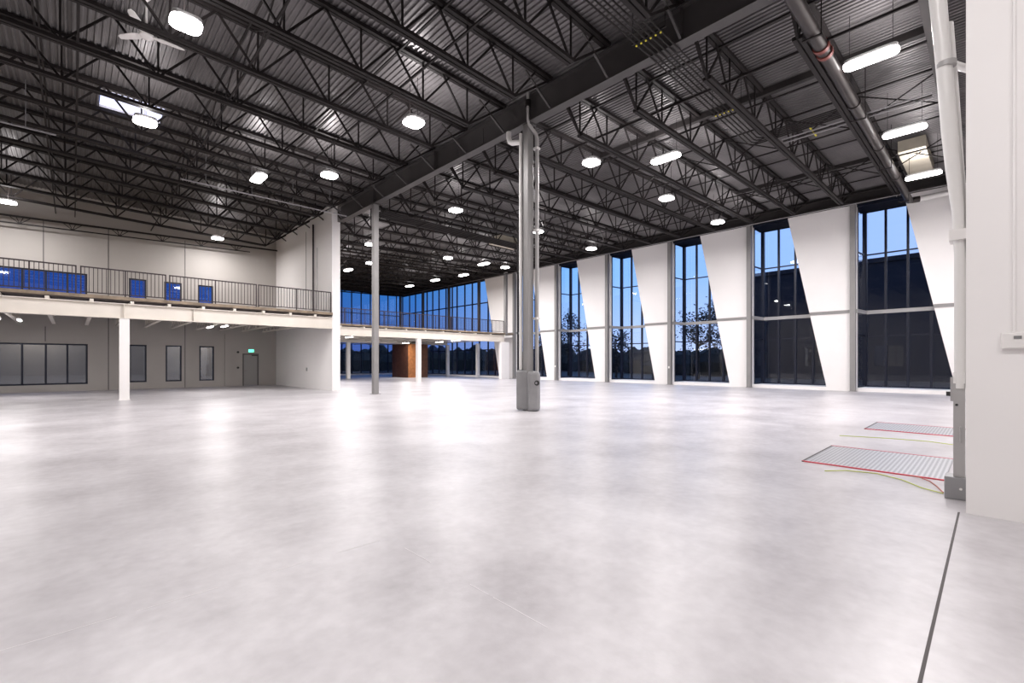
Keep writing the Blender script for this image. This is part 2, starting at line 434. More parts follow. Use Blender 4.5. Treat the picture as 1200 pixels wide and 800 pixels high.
# ------------------------------------------------------------------ joists
def joist_proto(side):
    """open-web joist; local y = 0; x and z are world"""
    top, bot, web = MB(), MB(), MB()
    if side == 'left':
        X0, X1 = 10.75, -8.6; nodes = [9.15] + [7.5 - 1.93 * i for i in range(9)]; s = -1
    else:
        X0, X1 = 11.05, 30.45; nodes = [12.25] + [13.8 + 2.03 * i for i in range(7)] + [28.0]; s = 1
    zt = lambda x: roofz(x) - .05
    zb = lambda x: roofz(x) - 1.27
    for t in (-.065, .065):
        top.bar((X0, t, zt(X0)), (X1, t, zt(X1)), .10, .10)
        bot.bar((nodes[0], t, zb(nodes[0])), (nodes[-1], t, zb(nodes[-1])), .095, .09)
    hw = .98
    for i, x in enumerate(nodes):
        web.bar((x, 0, zb(x)), (x, 0, zt(x)), .04, .045)
        for dd in (-hw, hw):
            xx = x + dd
            if (xx - X0) * s < 0: xx = X0
            if (xx - X1) * s > 0: xx = X1
            web.bar((x, 0, zb(x)), (xx, 0, zt(xx)), .045, .055)
    # end diagonals
    web.bar((nodes[0], 0, zb(nodes[0])), (X0, 0, zt(X0)), .06, .06)
    web.bar((nodes[-1], 0, zb(nodes[-1])), (X1, 0, zt(X1)), .06, .06)
    e = empty('roof_joist', (0, 0, 0))
    top.obj('top_chord', M['joist'], e); bot.obj('bottom_chord', M['joist'], e); web.obj('web_bracing', M['joist'], e)
    if side == 'left':
        k = MB(); k.bar((9.65, 0, 10.2), (10.76, 0, 9.52), .06, .06); k.obj('knee_brace', M['beam'], e)
    return e
JP = G * .4
yj = [1.04 + JP * i for i in range(0, 40)]
pl = joist_proto('left'); pr_ = joist_proto('right')
first = {'left': pl, 'right': pr_}; used = {'left': False, 'right': False}
for side in ('left', 'right'):
    for i, y in enumerate(yj):
        if side == 'left' and (i < 1 or y > YL - .3): continue
        if side == 'right' and (i < 1 or y > 51): continue
        o = first[side] if not used[side] else copy_tree(first[side]); used[side] = True
        o.location = (0, y, 0)
        where = '%s beyond the guarded column' % ORD[i - 4] if i > 4 else '%s nearer than the guarded column' % ORD[5 - i]
        tag(o, 'dark open-web roof joist %s of the main beam, %s' % (side, where), 'joist', 'roof joists %s of the main beam' % side)

# bridging rods between joists, in the direction of the main beam
def bridge(x, side, y0, y1, label, lvls=('t', 'b'), w=.045, m=None):
    for l in lvls:
        z = roofz(x) - .13 if l == 't' else roofz(x) - 1.20
        b = MB(); b.bar((x, y0, z), (x, y1, z), w, w)
        tag(b.obj('bridging_rod', m or M['joist']), '%s thin rod tying the joists, %s' % ('upper' if l == 't' else 'lower', label), 'bridging rod', 'bridging rods %s of the main beam' % side)
bx = [6.7, 3.4, .1, -.65, -3.8]
for i, x in enumerate(bx):
    bridge(x, 'left', 1.1, YL - .1, '%s line left of the main beam' % ORD[i + 1])
bx = [13.0, 14.85, 18.85, 22.9, 26.9, 28.6]
for i, x in enumerate(bx):
    bridge(x, 'right', 1.1, 50.8, '%s line right of the main beam' % ORD[i + 1])
# cross braces between neighbouring joists
def xbrace(x, y0, y1, label, grp):
    x += .12
    b = MB(); zt, zb = roofz(x) - .12, roofz(x) - 1.2
    b.bar((x, y0, zt), (x, y1, zb), .035, .035); b.bar((x + .04, y0, zb), (x + .04, y1, zt), .035, .035)
    tag(b.obj('cross_brace', M['joist']), label, 'cross brace', grp)
n = 0
for x, nm in ((3.4, 'left'),):
    for i in range(3, 12, 1):
        xbrace(x, yj[i], yj[i + 1], 'dark X brace left of beam, %s from front in row %s the beam' % (ORD[i - 2], 'near' if x > 5 else 'far from'), 'cross braces left of the main beam')
for x in (18.85, 24.8):
    for i in range(0, 7):
        xbrace(x, yj[i], yj[i + 1], 'dark X brace right of beam, %s from front in row %s the beam' % (ORD[i + 1], 'near' if x < 20 else 'far from'), 'cross braces right of the main beam')
# heavier frame member under the deck (A direction)
t = MB(); t.box(16.35, 16.5, 1.2, yj[5], roofz(16.4) - .22, roofz(16.4) - .01)
tag(t.obj('deck_header', M['black']), 'thick dark steel member under the deck, crossed by the rack of conduits', 'beam')
t = MB(); t.box(25.7, 25.82, 3.2, yj[4], roofz(25.8) - .2, roofz(25.8) - .01)
tag(t.obj('deck_header', M['black']), 'thick dark steel member under the deck near the window wall', 'beam')

# ------------------------------------------------------------------ conduit rack crossing the beam
rk = empty('conduit_rack', (0, 0, 0)); tag(rk, 'rack of six parallel dark conduits passing under the main beam and turning right', 'conduits')
for i in range(6):
    y = 6.08 - .13 * i; xe = 17.75 - .13 * i
    MB().tube([(-4, y, 9.42), (xe - .15, y, 9.42), (xe - .04, y - .04, 9.42), (xe, y - .15, 9.42), (xe, 3.2, 9.42)], .022, 6).obj('conduit', M['joist'], rk, smooth=True)
for x in (10.05, 14.75):
    c = MB()
    for i in range(6): c.box(x - .02, x + .02, 6.08 - .13 * i - .018, 6.08 - .13 * i + .018, 9.375, 9.40)
    c.obj('yellow_clips', M['yellow'], rk)
for x in (6.5, 10.9 - .85, 14.75):
    s_ = MB(); s_.bar((x, 5.3, 9.47), (x, 6.2, 9.47), .04, .04)
    for y in (5.32, 6.18): s_.bar((x, y, 9.47), (x, y, roofz(x) - .02), .012, .012)
    s_.obj('hanger', M['joist'], rk)
# second rack by the pipe
rk = empty('conduit_rack', (0, 0, 0)); tag(rk, 'bundle of bare conduits with a pale bracket behind the big dark pipe', 'conduits')
for i in range(3):
    MB().tube([(18.25 + .16 * i, 1.25, 9.5), (18.25 + .16 * i, 5.2, 9.5)], .022, 6).obj('conduit', M['silver'] if i != 1 else M['joist'], rk, smooth=True)
MB().bar((18.1, 4.3, 9.55), (18.9, 4.3, 9.55), .04, .04).obj('bracket', M['yellow'], rk)

rk = empty('pipe_rack', (0, 0, 0)); tag(rk, 'rack of five parallel dark pipes between the joists, left of the guarded column', 'pipes')
for i in range(5):
    MB().tube([(11.1, 20.75 + .22 * i, 9.02), (22.3, 20.75 + .22 * i, 9.02)], .04, 6).obj('pipe', M['joist'], rk, smooth=True)
for x in (13.6, 17, 21):
    s_ = MB(); s_.bar((x, 20.6, 8.96), (x, 21.8, 8.96), .04, .04)
    for y in (20.62, 21.78): s_.bar((x, y, 8.96), (x, y, roofz(x) - .02), .014, .014)
    s_.obj('hanger', M['joist'], rk)
# ------------------------------------------------------------------ big dark roof pipe
pp = empty('roof_pipe', (0, 2.88, 0)); tag(pp, 'thick dark pipe with red couplings running under the roof toward the window wall', 'pipe')
MB().tube([(6.9, 0, 9.1), (30.05, 0, 9.62), (30.25, -.08, 9.66), (30.35, -.35, 9.68)], .15, 16).obj('pipe_body', M['pipe'], pp, smooth=True)
MB().tube([(30.35, -.35, 9.68), (30.35, -2.55, 9.74)], .13, 14).obj('pale_branch', M['pvc'], pp, smooth=True)['label'] = 'pale branch along the wall top'
for x in (13.1, 13.45, 16.9, 21.2, 25.4):
    MB().tube([(x - .06, 0, 9.1 + (x - 6.9) * .0225), (x + .06, 0, 9.1 + (x - 6.9) * .0225)], .18, 16).obj('coupling', M['brass'] if x < 14 else M['pipe'], pp, smooth=True)
for x in (12.3, 17.5, 22.7, 27.9):
    h = MB(); h.bar((x, .18, 9.3), (x, .18, roofz(x)), .02, .02); h.bar((x, -.18, 9.3), (x, -.18, roofz(x)), .02, .02); h.bar((x, -.2, 9.05), (x, .2, 9.05), .05, .03)
    h.bar((x, -.18, 9.05), (x, -.18, 9.3), .02, .02); h.bar((x, .18, 9.05), (x, .18, 9.3), .02, .02)
    h.obj('hanger', M['joist'], pp)
# sprinkler pipe along the top of the window wall
sp = empty('sprinkler_pipe', (30.35, 0, 0)); tag(sp, 'thin pale sprinkler pipe running along the top of the window wall', 'pipe')
MB().tube([(0, .3, 10.1), (0, 52, 10.1)], .035, 8).obj('pipe_body', M['silver'], sp, smooth=True)
for y in range(3, 50, 4):
    MB().tube([(0, y + .4, 10.1), (0, y + .4, 10.0)], .02, 6).obj('sprinkler_head', M['silver'], sp)
# silver sprinkler lines in the left bay
for i, (x0, x1, y, z) in enumerate([(-6, -.4, 21.7, 9.2), (3.2, 10.2, 23.0, 9.1)]):
    s_ = empty('sprinkler_pipe', (0, y, 0)); tag(s_, 'thin bare sprinkler pipe in the left bay, %s of the two' % ('further left', 'nearer the partition wall')[i], 'pipe')
    MB().tube([(x0, 0, z), (x1, 0, z)], .03, 8).obj('pipe_body', M['silver'], s_, smooth=True)
    for n in range(4):
        x = x0 + (x1 - x0) * (n + .5) / 4
        MB().tube([(x, 0, z), (x, 0, roofz(x) - .06)], .012, 6).obj('drop_rod', M['silver'], s_)

# beige box under the deck near the windows + one far
for (x0, x1, y0, y1, z0, lab) in ((24.4, 28.2, 1.85, 2.7, 10.15, 'beige box under the deck between the big dark pipe and the white pipes'),
                                  (20.4, 22.6, 22.4, 23.6, 9.55, 'beige box among the joists, seen left of the guarded column')):
    e = empty('roof_box', (0, 0, 0)); tag(e, lab, 'box')
    MB().box(x0, x1, y0, y1, z0, z0 + .45).obj('box_body', M['beige'], e)
    MB().box(x0 - .04, x1 + .04, y1, y1 + .06, z0 - .05, z0 + .1).obj('box_flange', M['joist'], e)

# ------------------------------------------------------------------ skylight
sk = empty('skylight', (1.56, 21.45, 0)); tag(sk, 'pale lavender rectangular skylight in the dark deck beside a ceiling light', 'skylight')
MB().box(-.86, .88, -.74, .74, 10.86, 10.89).obj('dome', M['sky_l'], sk)
for s_ in (-1, 1):
    MB().box(-.87, .88, s_ * .73 - .012, s_ * .73 + .012, 10.78, 10.86).obj('curb', M['white'], sk)

# ------------------------------------------------------------------ ceiling fan
fan = empty('ceiling_fan', (1.32, 14.45, -.12)); tag(fan, 'white three-blade ceiling fan hanging under the dark deck at top left', 'ceiling fan')
MB().tube([(0, 0, roofz(1.35) + .04), (0, 0, 9.85)], .025, 8).obj('down_rod', M['white'], fan, smooth=True)
MB().tube([(0, 0, 10.68), (0, 0, 10.58), (0, 0, 10.5)], [.11, .09, .03], 14).obj('canopy', M['white'], fan, smooth=True).location.z = .12
MB().tube([(0, 0, 9.9), (0, 0, 9.84), (0, 0, 9.74), (0, 0, 9.70)], [.05, .14, .15, .07], 16).obj('motor', M['white'], fan, smooth=True)
for a in (126, 242, 8):
    a = math.radians(a); c, s_ = math.cos(a), math.sin(a)
    b = MB(); vs = []
    for r0, w0, z in ((.12, .05, 9.79), (.3, .10, 9.80), (.72, .07, 9.83), (.8, .03, 9.83)):
        for t, dz in ((-w0, -.012), (w0, .012)):
            vs += [(r0 * c - t * s_, r0 * s_ + t * c, z + dz), (r0 * c - t * s_, r0 * s_ + t * c, z + dz + .012)]
    fs = []
    for q in range(3):
        o_ = 4 * q
        fs += [(o_, o_ + 4, o_ + 6, o_ + 2), (o_ + 1, o_ + 3, o_ + 7, o_ + 5), (o_, o_ + 1, o_ + 5, o_ + 4), (o_ + 2, o_ + 6, o_ + 7, o_ + 3)]
    fs += [(0, 2, 3, 1), (12, 13, 15, 14)]
    b.add(vs, fs).obj('fan_blade', M['white'], fan)

# ------------------------------------------------------------------ tall columns under the beam
c2 = empty('steel_column', (XB, gy(2) + .05, 0)); tag(c2, 'tall light grey steel column with a metal guard at its foot', 'column')
MB().box(-.13, .13, -.13, .13, 0, 9.42).obj('shaft', M['grey'], c2, bevel=.015)
MB().box(-.2, .2, -.2, .2, 9.42, 9.45).obj('cap_plate', M['beam'], c2)
# guard: two rounded steel lobes around the foot
def lobe(cx, cy, r, n=20):
    return [(cx + r * math.cos(2 * PI * i / n), cy + r * math.sin(2 * PI * i / n)) for i in range(n)]
gd = empty('column_guard', (XB, gy(2) + .05, 0)); tag(gd, 'grey two-lobed sheet steel guard around the foot of the tall column', 'column guard')
g = MB()
g.box(-.38, .20, -.16, .16, .03, 1.33)
go = g.obj('guard_shell', M['guard'], gd, bevel=.06); go.rotation_euler[2] = math.radians(-47)
g = MB(); g.box(-.03, .385, -.36, .0, 0, 1.3); go = g.obj('guard_shell', M['guard'], gd, bevel=.1); go.rotation_euler[2] = math.radians(-43)
go = MB().tube([(.27, -.368, .92), (.27, -.35, .92)], .085, 18).obj('round_opening', M['screen'], gd, smooth=True); go.rotation_euler[2] = math.radians(-43)
go = MB().tube([(.25, -.38, .92), (.25, -.36, .92)], .035, 12).obj('valve_stem', M['silver'], gd, smooth=True); go.rotation_euler[2] = math.radians(-43)
# pipes on the column
tp = empty('rain_pipe', (XB, gy(2) + .05, 0)); tag(tp, 'white downpipe running up the right side of the guarded column into the roof', 'pipe')
MB().tube([(.19, -.23, 1.25), (.19, -.23, 8.95), (.16, -.22, 9.1), (.02, -.2, 9.22), (-.16, -.19, 9.34), (-.2, -.19, 9.5), (-.2, -.19, 10.35)], [.062] * 3 + [.055, .05, .045, .045], 12).obj('pipe_body', M['lgrey'], tp, smooth=True)
for z in (3.0, 5.9, 8.6): MB().box(.10, .27, -.31, -.13, z, z + .07).obj('clamp', M['pvc'], tp)
MB().tube([(-.2, -.19, 9.9), (-.2, -.19, 10.1)], .09, 12).obj('pipe_hub', M['joist'], tp, smooth=True)
tp = empty('side_pipe', (XB, gy(2) + .05, 0)); tag(tp, 'white pipe up the left edge of the guarded column, elbow near its top', 'pipe')
MB().tube([(-.17, .17, 1.35), (-.17, .17, 9.15)], .055, 10).obj('pipe_body', M['pvc'], tp, smooth=True)
MB().tube([(-.17, .2, 8.88), (-.26, .5, 8.93), (-.28, .58, 8.99), (-.29, .62, 9.12), (-.29, .62, 9.32)], .085, 12).obj('elbow', M['pvc'], tp, smooth=True)
tp = empty('thin_cable', (XB, gy(2) + .05, 0)); tag(tp, 'thin dark vertical pipe just left of the guarded column', 'pipe')
MB().tube([(-.21, .27, 1.2), (-.21, .27, 6.2)], .022, 8).obj('pipe_body', M['joist'], tp, smooth=True)

c1 = empty('steel_column', (XB, gy(4) + .05, 0)); tag(c1, 'tall plain grey steel column in front of the far mezzanine, nearest the partition wall', 'column')
MB().box(-.13, .13, -.13, .13, 0.02, 9.42).obj('shaft', M['grey'], c1, bevel=.015)
MB().box(-.2, .2, -.2, .2, 0, .02).obj('base_plate', M['grey'], c1)
MB().box(-.2, .2, -.2, .2, 9.42, 9.45).obj('cap_plate', M['beam'], c1)

# columns against the window wall
wcn = 0
for k in range(1, 11):
    y = gy(k)
    e = empty('wall_column', (30.72, y, 0)); dark = k >= 7
    if k <= 6:
        lab = 'grey steel column against the window wall, %s from the right end' % ORD[k]
    else:
        lab = 'dark steel column against the corner glazing above the mezzanine, %s from the right' % ORD[k - 6]
    tag(e, lab, 'column', 'wall columns')
    z0 = 0 if not dark else 4.35
    MB().box(-.12, .12, -.125, .125, z0 + .02, 10.2).obj('shaft', M['grey'] if not dark else M['beam'], e)
    MB().box(-.16, .16, -.17, .17, z0, z0 + .02).obj('base_plate', M['grey'], e)
    if k in (3, 5): tag(MB().box(30.56, 30.6, y - .05, y + .05, 1.15, 1.3).obj('wall_sensor', M['white'], bevel=.008), 'tiny white sensor box on the %s grey wall column from the right' % ORD[k], 'sensor')
    if dark and k < 10:
        e = empty('white_column', (30.55, y, 0)); tag(e, 'white square column below the far mezzanine against the dark glass, %s from the right' % ORD[k - 6], 'column', 'white mezzanine columns')
        MB().box(-.15, .15, -.15, .15, 0, 3.5).obj('shaft', M['white'], e)
# mezzanine corner column
e = empty('corner_column', (29.6, YR, 0)); tag(e, 'tall grey steel column at the right end of the far mezzanine railing', 'column')
MB().box(-.13, .13, -.13, .13, 4.2, 10.1).obj('shaft', M['grey'], e)
e = empty('corner_pier', (29.45, YR, 0)); tag(e, 'wide white pier holding up the right end of the far mezzanine', 'column')
MB().box(-.55, .45, -.18, .18, 0, 3.475).obj('shaft', M['wall'], e)
# interior mezzanine columns
for x, y, lab in ((20.05, YR, 'white square column under the front beam of the far mezzanine'), (19.0, 42.5, 'white square column deep under the far mezzanine, just right of the partition wall')):
    e = empty('white_column', (x, y, 0)); tag(e, lab, 'column', 'white mezzanine columns')
    MB().box(-.16, .16, -.16, .16, .02, 3.46).obj('shaft', M['white'], e)
    MB().box(-.2, .2, -.2, .2, 0, .02).obj('base_plate', M['white'], e)

# ------------------------------------------------------------------ left mezzanine
mz = empty('left_mezzanine', (0, YM, 0)); tag(mz, 'cream steel mezzanine floor spanning the left bay in front of the windows', 'mezzanine')
b = MB(); b.box(-8.9, 10.39, -.02, .02, 3.45, 4.02); b.box(-8.9, 10.39, -.13, .13, 3.43, 3.46); b.box(-8.9, 10.39, -.13, .13, 4.02, 4.05)
b.obj('edge_beam', M['cream'], mz)
MB().box(-8.9, 10.39, -.1, YL - YM - .01, 4.20, 4.33).obj('floor_slab', M['slab'], mz)
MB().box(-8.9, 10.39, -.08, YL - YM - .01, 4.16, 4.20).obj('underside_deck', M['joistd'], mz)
for i in range(15):
    x = 9.45 - 1.27 * i
    j_ = MB(); j_.box(x - .07, x + .07, 0.14, YL - YM - .1, 4.08, 4.15); j_.box(x - .07, x + .07, .5, YL - YM - .5, 3.62, 3.70)
    yy = .5; up = 0
    while yy < YL - YM - .8:
        j_.bar((x, yy, 3.66), (x, yy + .4, 4.1), .03, .03); j_.bar((x, yy + .4, 4.1), (x, yy + .8, 3.66), .03, .03); yy += .8
    j_.obj('floor_joist', M['cream'], mz)
    MB().box(x - .06, x + .06, -.12, .12, 4.05, 4.16).obj('joist_seat', M['cream'], mz)
for x in (1.57, 4.0):
    MB().box(x - .012, x + .012, -.14, -.02, 3.46, 4.02).obj('stiffener', M['cream'], mz)
for x, lab in ((1.58, 'white square column holding up the cream beam of the left mezzanine'),):
    e = empty('white_column', (x, YM + .02, 0)); tag(e, lab, 'column', 'white mezzanine columns')
    MB().box(-.165, .165, -.12, .12, .02, 3.43).obj('shaft', M['white'], e)
    MB().box(-.2, .2, -.16, .16, 0, .02).obj('base_plate', M['white'], e)

def railing(x0, x1, y, z0, z1, step, label, grp, posts=2, m='rail', thick=.022):
    e = empty('railing_section', (x0, y, z0)); L = x1 - x0; h = z1 - z0
    tag(e, label, 'railing', grp)
    MB().box(0, L, -.02, .02, h - .05, h).obj('top_rail', M[m], e)
    MB().box(0, L, -.015, .015, .06, .10).obj('bottom_rail', M[m], e)
    pm = MB().box(-.022, .022, -.022, .022, 0, h - .05).mesh('post', M[m])
    for i in range(posts):
        o = bpy.data.objects.new('post', pm); COL.objects.link(o); o.parent = e; o.location = (.022 + (L - .044) * i / (posts - 1), 0, 0)
    bmh = MB().box(-thick / 2, thick / 2, -thick / 2, thick / 2, .10, h - .05).mesh('baluster', M[m])
    n = int(round(L / step))
    for i in range(1, n):
        o = bpy.data.objects.new('baluster', bmh); COL.objects.link(o); o.parent = e; o.location = (L * i / n, 0, 0)
    return e
secs = [(-5.2, -2.55), (-2.5, .12), (.22, 3.0), (3.1, 6.62), (6.68, 10.33)]
for i, (a, b_) in enumerate(secs):
    railing(a, b_, YM - .02, 4.34, 5.46, .133, 'black steel railing section on the left mezzanine, %s from the partition wall' % ORD[len(secs) - i], 'railings on the left mezzanine', 3)
# pale dark vertical strip on partition wall above the railing
tag(MB().tube([(10.33, 27.9, 4.35), (10.33, 27.9, 9.75)], .05, 8).obj('roof_drain_pipe', M['rail'], smooth=True), 'dark vertical pipe on the white partition wall above the mezzanine', 'pipe')
tag(MB().tube([(10.365, 27.4, 4.35), (10.365, 27.4, 8.3)], .02, 8).obj('wall_conduit', M['lgrey'], smooth=True), 'thin grey conduit beside the dark pipe on the white partition wall', 'conduit')
tag(MB().box(10.34, 10.4, 29.0, 29.1, 1.05, 1.25).obj('wall_switch', M['lgrey']), 'small grey switch box low on the white partition wall', 'switch')
# open-web frame hanging low before the back wall
tr = empty('wall_truss', (0, 34.4, 0)); tag(tr, 'thin black truss running just in front of the back wall above the mezzanine', 'truss')
zl = lambda x: 8.72 + .028 * x
t = MB(); t.bar((-8.9, 0, zl(-8.9)), (8.6, 0, zl(8.6)), .05, .06); t.obj('lower_rod', M['joist'], tr)
t = MB(); t.bar((-8.9, 0, zl(-8.9) + .38), (10.3, 0, zl(10.3) + .32), .07, .09); t.obj('upper_rod', M['joist'], tr)
for i in range(9):
    x = -7.8 + 1.95 * i; t = MB()
    for d_ in (-.42, -.14, .14, .42): t.bar((x, 0, zl(x)), (x + d_, 0, zl(x) + .37), .03, .03)
    t.obj('fan_strut', M['joist'], tr)

# ------------------------------------------------------------------ far mezzanine
mz = empty('far_mezzanine', (0, YR, 0)); tag(mz, 'cream edged mezzanine floor at the far end in front of the blue glazing', 'mezzanine')
b = MB(); b.box(10.87, 29.4, -.02, .02, 3.50, 4.06); b.box(10.87, 29.4, -.13, .13, 3.48, 3.51); b.box(10.87, 29.4, -.13, .13, 4.06, 4.09)
b.obj('edge_beam', M['cream'], mz)
MB().box(10.87, 30.5, -.08, YF - YR - .05, 4.20, 4.33).obj('floor_slab', M['slab'], mz)
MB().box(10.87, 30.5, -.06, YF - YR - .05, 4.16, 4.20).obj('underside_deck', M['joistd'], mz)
for i in range(11):
    x = 11.9 + 1.75 * i
    j_ = MB(); j_.box(x - .07, x + .07, .14, YF - YR - .3, 4.08, 4.15); j_.box(x - .07, x + .07, .5, YF - YR - .6, 3.66, 3.74)
    j_.obj('floor_joist', M['cream'], mz)
    MB().box(x - .06, x + .06, -.12, .12, 4.09, 4.16).obj('joist_seat', M['cream'], mz)
b = MB(); b.box(10.9, 30.4, YF - YR - 10.8, YF - YR - 10.6, 3.46, 4.06); b.obj('inner_beam', M['cream'], mz)
L = (29.4 - 10.9) / 6
for i in range(6):
    railing(10.9 + L * i, 10.9 + L * (i + 1) - .04, YR - .02, 4.34, 5.46, .14, 'black railing section on the far mezzanine, %s from its right end' % ORD[6 - i], 'railings on the far mezzanine', 3)
# brown timber core box under the far mezzanine
cb = empty('timber_core', (0, 0, 0)); tag(cb, 'brown timber clad box standing under the far mezzanine', 'timber box')
MB().box(24.6, 26.95, 41, 44.2, 0, 3.45).obj('dark_cladding', M['wood'], cb)['label'] = 'dark brown cladding'
MB().box(24.62, 25.9, 40.97, 41.0, 0.0, 3.42).obj('orange_cladding', M['wood2'], cb)['label'] = 'orange brown cladding'

# ------------------------------------------------------------------ lights
def rounded(a, b, r, n=6):
    p = []
    for cx, cy, t0 in ((a - r, b - r, 0), (-a + r, b - r, 90), (-a + r, -b + r, 180), (a - r, -b + r, 270)):
        for i in range(n + 1):
            t = math.radians(t0 + 90 * i / n); p.append((cx + r * math.cos(t), cy + r * math.sin(t)))
    return p
led_mesh = MB().prism(rounded(.30, .30, .2), 'z', -.05, 0).mesh('lens', M['led'])
ledl_mesh = MB().prism(rounded(.21, .56, .17), 'z', -.05, 0).mesh('lens', M['led'])
def lamp(parent, w, l, z, power, up=False, ell=True):
    ld = bpy.data.lights.new('lamp', 'AREA'); ld.shape = 'ELLIPSE' if ell else 'RECTANGLE'; ld.size = w; ld.size_y = l
    ld.energy = power; ld.color = (1, .955, .95)
    lo = bpy.data.objects.new('bulb', ld); COL.objects.link(lo); lo.parent = parent; lo.location = (0, 0, z)
    if up: lo.rotation_euler = (PI, 0, 0)
def fixture(x, y, z, linear, label, grp='ceiling lights'):
    e = empty('ceiling_light', (x, y, z)); tag(e, label, 'ceiling light', grp)
    a, c = (.19, .54) if linear else (.28, .28)
    MB().prism(rounded(a, c, .12), 'z', 0.0, .09).obj('housing', M['housing'], e)
    o = bpy.data.objects.new('lens', ledl_mesh if linear else led_mesh); COL.objects.link(o); o.parent = e
    for s in (-1, 1):
        if s < 0:
            lamp(e, .40 if linear else .58, 1.1 if linear else .58, -.055, 225 if linear else 185)
            lamp(e, .2, .3, .13, 38, up=True)
        w = MB(); w.bar((0, s * c * .8, .09), (0, s * c * .8, roofz(x) - z - .02), .012, .012); w.obj('hanging_wire', M['joist'], e)
    return e
SQ = [((1.84, 12.51), 'square ceiling light at upper left, beside the white fan'),
      ((1.66, 18.51), 'square ceiling light in front of the pale skylight'),
      ((7.55, 18.65), 'square ceiling light left of the beam, straight behind the plain grey column top'),
      ((6.4, 32.69), 'small square ceiling light left of the partition wall near the back wall'),
      ((-2.21, 32.09), 'ceiling light at the far left edge above the back wall'),
      ((7.82, 12.69), 'square ceiling light left of the beam, nearest to it'),
      ((14.28, 10.57), 'square ceiling light just right of the guarded column top'),
      ((19.92, 10.47), 'square ceiling light right of the guarded column, middle of its row of three'),
      ((13.86, 18.58), 'square ceiling light between the two tall columns'),
      ((25.33, 10.34), 'square ceiling light nearest the third and second window bays'),
      ((19.82, 27.5), 'small square ceiling light right of the plain column, above the far mezzanine front'),
      ((25.1, 27.06), 'small square ceiling light just left of the guarded column'),
      ((25.12, 18.6), 'square ceiling light above the fifth window bay from the right'),
      ((19.57, 18.33), 'square ceiling light partly hidden right behind the guarded column'),
      ((13.9, 27.78), 'ceiling light touching the left side of the plain column, upper of two'),
      ((16.53, 33.04), 'ceiling light touching the left side of the plain column, lower of two')]
for (x, y), lab in SQ: fixture(x, y, 9.2 if x > 11 or y < 30 else 9.15, False, lab)
LN = [((5.55, 20.93), 'long narrow ceiling light in the left bay, left of the one by the beam'),
      ((15.98, 8.44), 'long narrow ceiling light, brightest streak right of the guarded column'),
      ((14.43, 2.12), 'long ceiling light at upper right beside the big dark pipe'),
      ((19.77, 2.02), 'long ceiling light between the big dark pipe and white pipes, beside the beige box'),
      ((25.02, 1.97), 'long ceiling light lowest at right, above the nearest window bay'),
      ((24.68, 31.97), 'small long ceiling light above the far mezzanine, second from the right'),
      ((23.03, 27.26), 'small long ceiling light between the two just left of the guarded column'),
      ((16.44, 36.76), 'small long ceiling light just right of the partition wall edge'),
      ((24.39, 40.36), 'small long ceiling light furthest away, above the far corner glazing'),
      ((24.33, 35.77), 'small long ceiling light above the far mezzanine, third from the right')]
for (x, y), lab in LN: fixture(x, y, 9.2, True, lab)
# unseen fixtures added outside the frame to brighten the near wall and floor
for (x, y) in ((1.8, 1.2), (-4.2, 12.5), (-4.2, 19), (1.8, -4.5), (-4.2, -3)):
    fixture(x, y, 9.2, False, 'unseen square ceiling light added outside the view to brighten the left bay')
# strip lights below the mezzanines
ST = [(-1.71, 30.03, 'bright lamp under the left mezzanine near the wide window, right of two'), (-2.3, 29.17, 'bright lamp under the left mezzanine at the picture edge'),
      (5.32, 29.0, 'left one of two bright strip lights under the left mezzanine near the third narrow window'), (5.75, 27.8, 'right one of two bright strip lights under the left mezzanine near the third narrow window'),
      (15.04, 33.5, 'strip light under the far mezzanine nearest the partition wall'), (15.3, 36.8, 'strip light under the far mezzanine just right of the plain column'),
      (23.75, 40.0, 'strip light under the far mezzanine above the timber box'), (24.87, 35.87, 'strip light under the far mezzanine right of its front column'),
      (24.3, 32.6, 'strip light under the far mezzanine nearest its right end')]
for x, y, lab in ST:
    e = empty('strip_light', (x, y, 3.5)); tag(e, lab, 'strip light', 'strip lights below the mezzanines')
    MB().box(-.06, .06, -.6, .6, -.02, .05).obj('housing', M['white'], e)
    MB().box(-.045, .045, -.57, .57, -.06, -.02).obj('tube', M['tube'], e)
    lamp(e, .09, 1.1, -.065, 45 if x < 10 else 95, ell=False)

# ------------------------------------------------------------------ dock plates in the floor
for i, (x0, x1) in enumerate(((8.48, 10.45), (13.65, 15.38))):
    e = empty('dock_plate', (x0, .45, 0)); tag(e, 'flat steel dock plate set in the floor, %s of the two' % ('nearer' if i == 0 else 'further'), 'dock plate', 'dock plates')
    L = x1 - x0; D = 1.68
    MB().box(0.03, L - .03, .0, D - .03, 0, .012).obj('plate', M['tread'], e)
    f = MB(); f.box(0, L, D - .03, D, 0, .014); f.obj('end_angle', M['joint'], e)
    MB().box(0, .03, 0, D, 0, .016).obj('edge_strip', M['red'], e)['label'] = 'red edge strip'
    MB().box(L - .03, L, 0, D, 0, .016).obj('edge_strip', M['red'], e)['label'] = 'red edge strip'

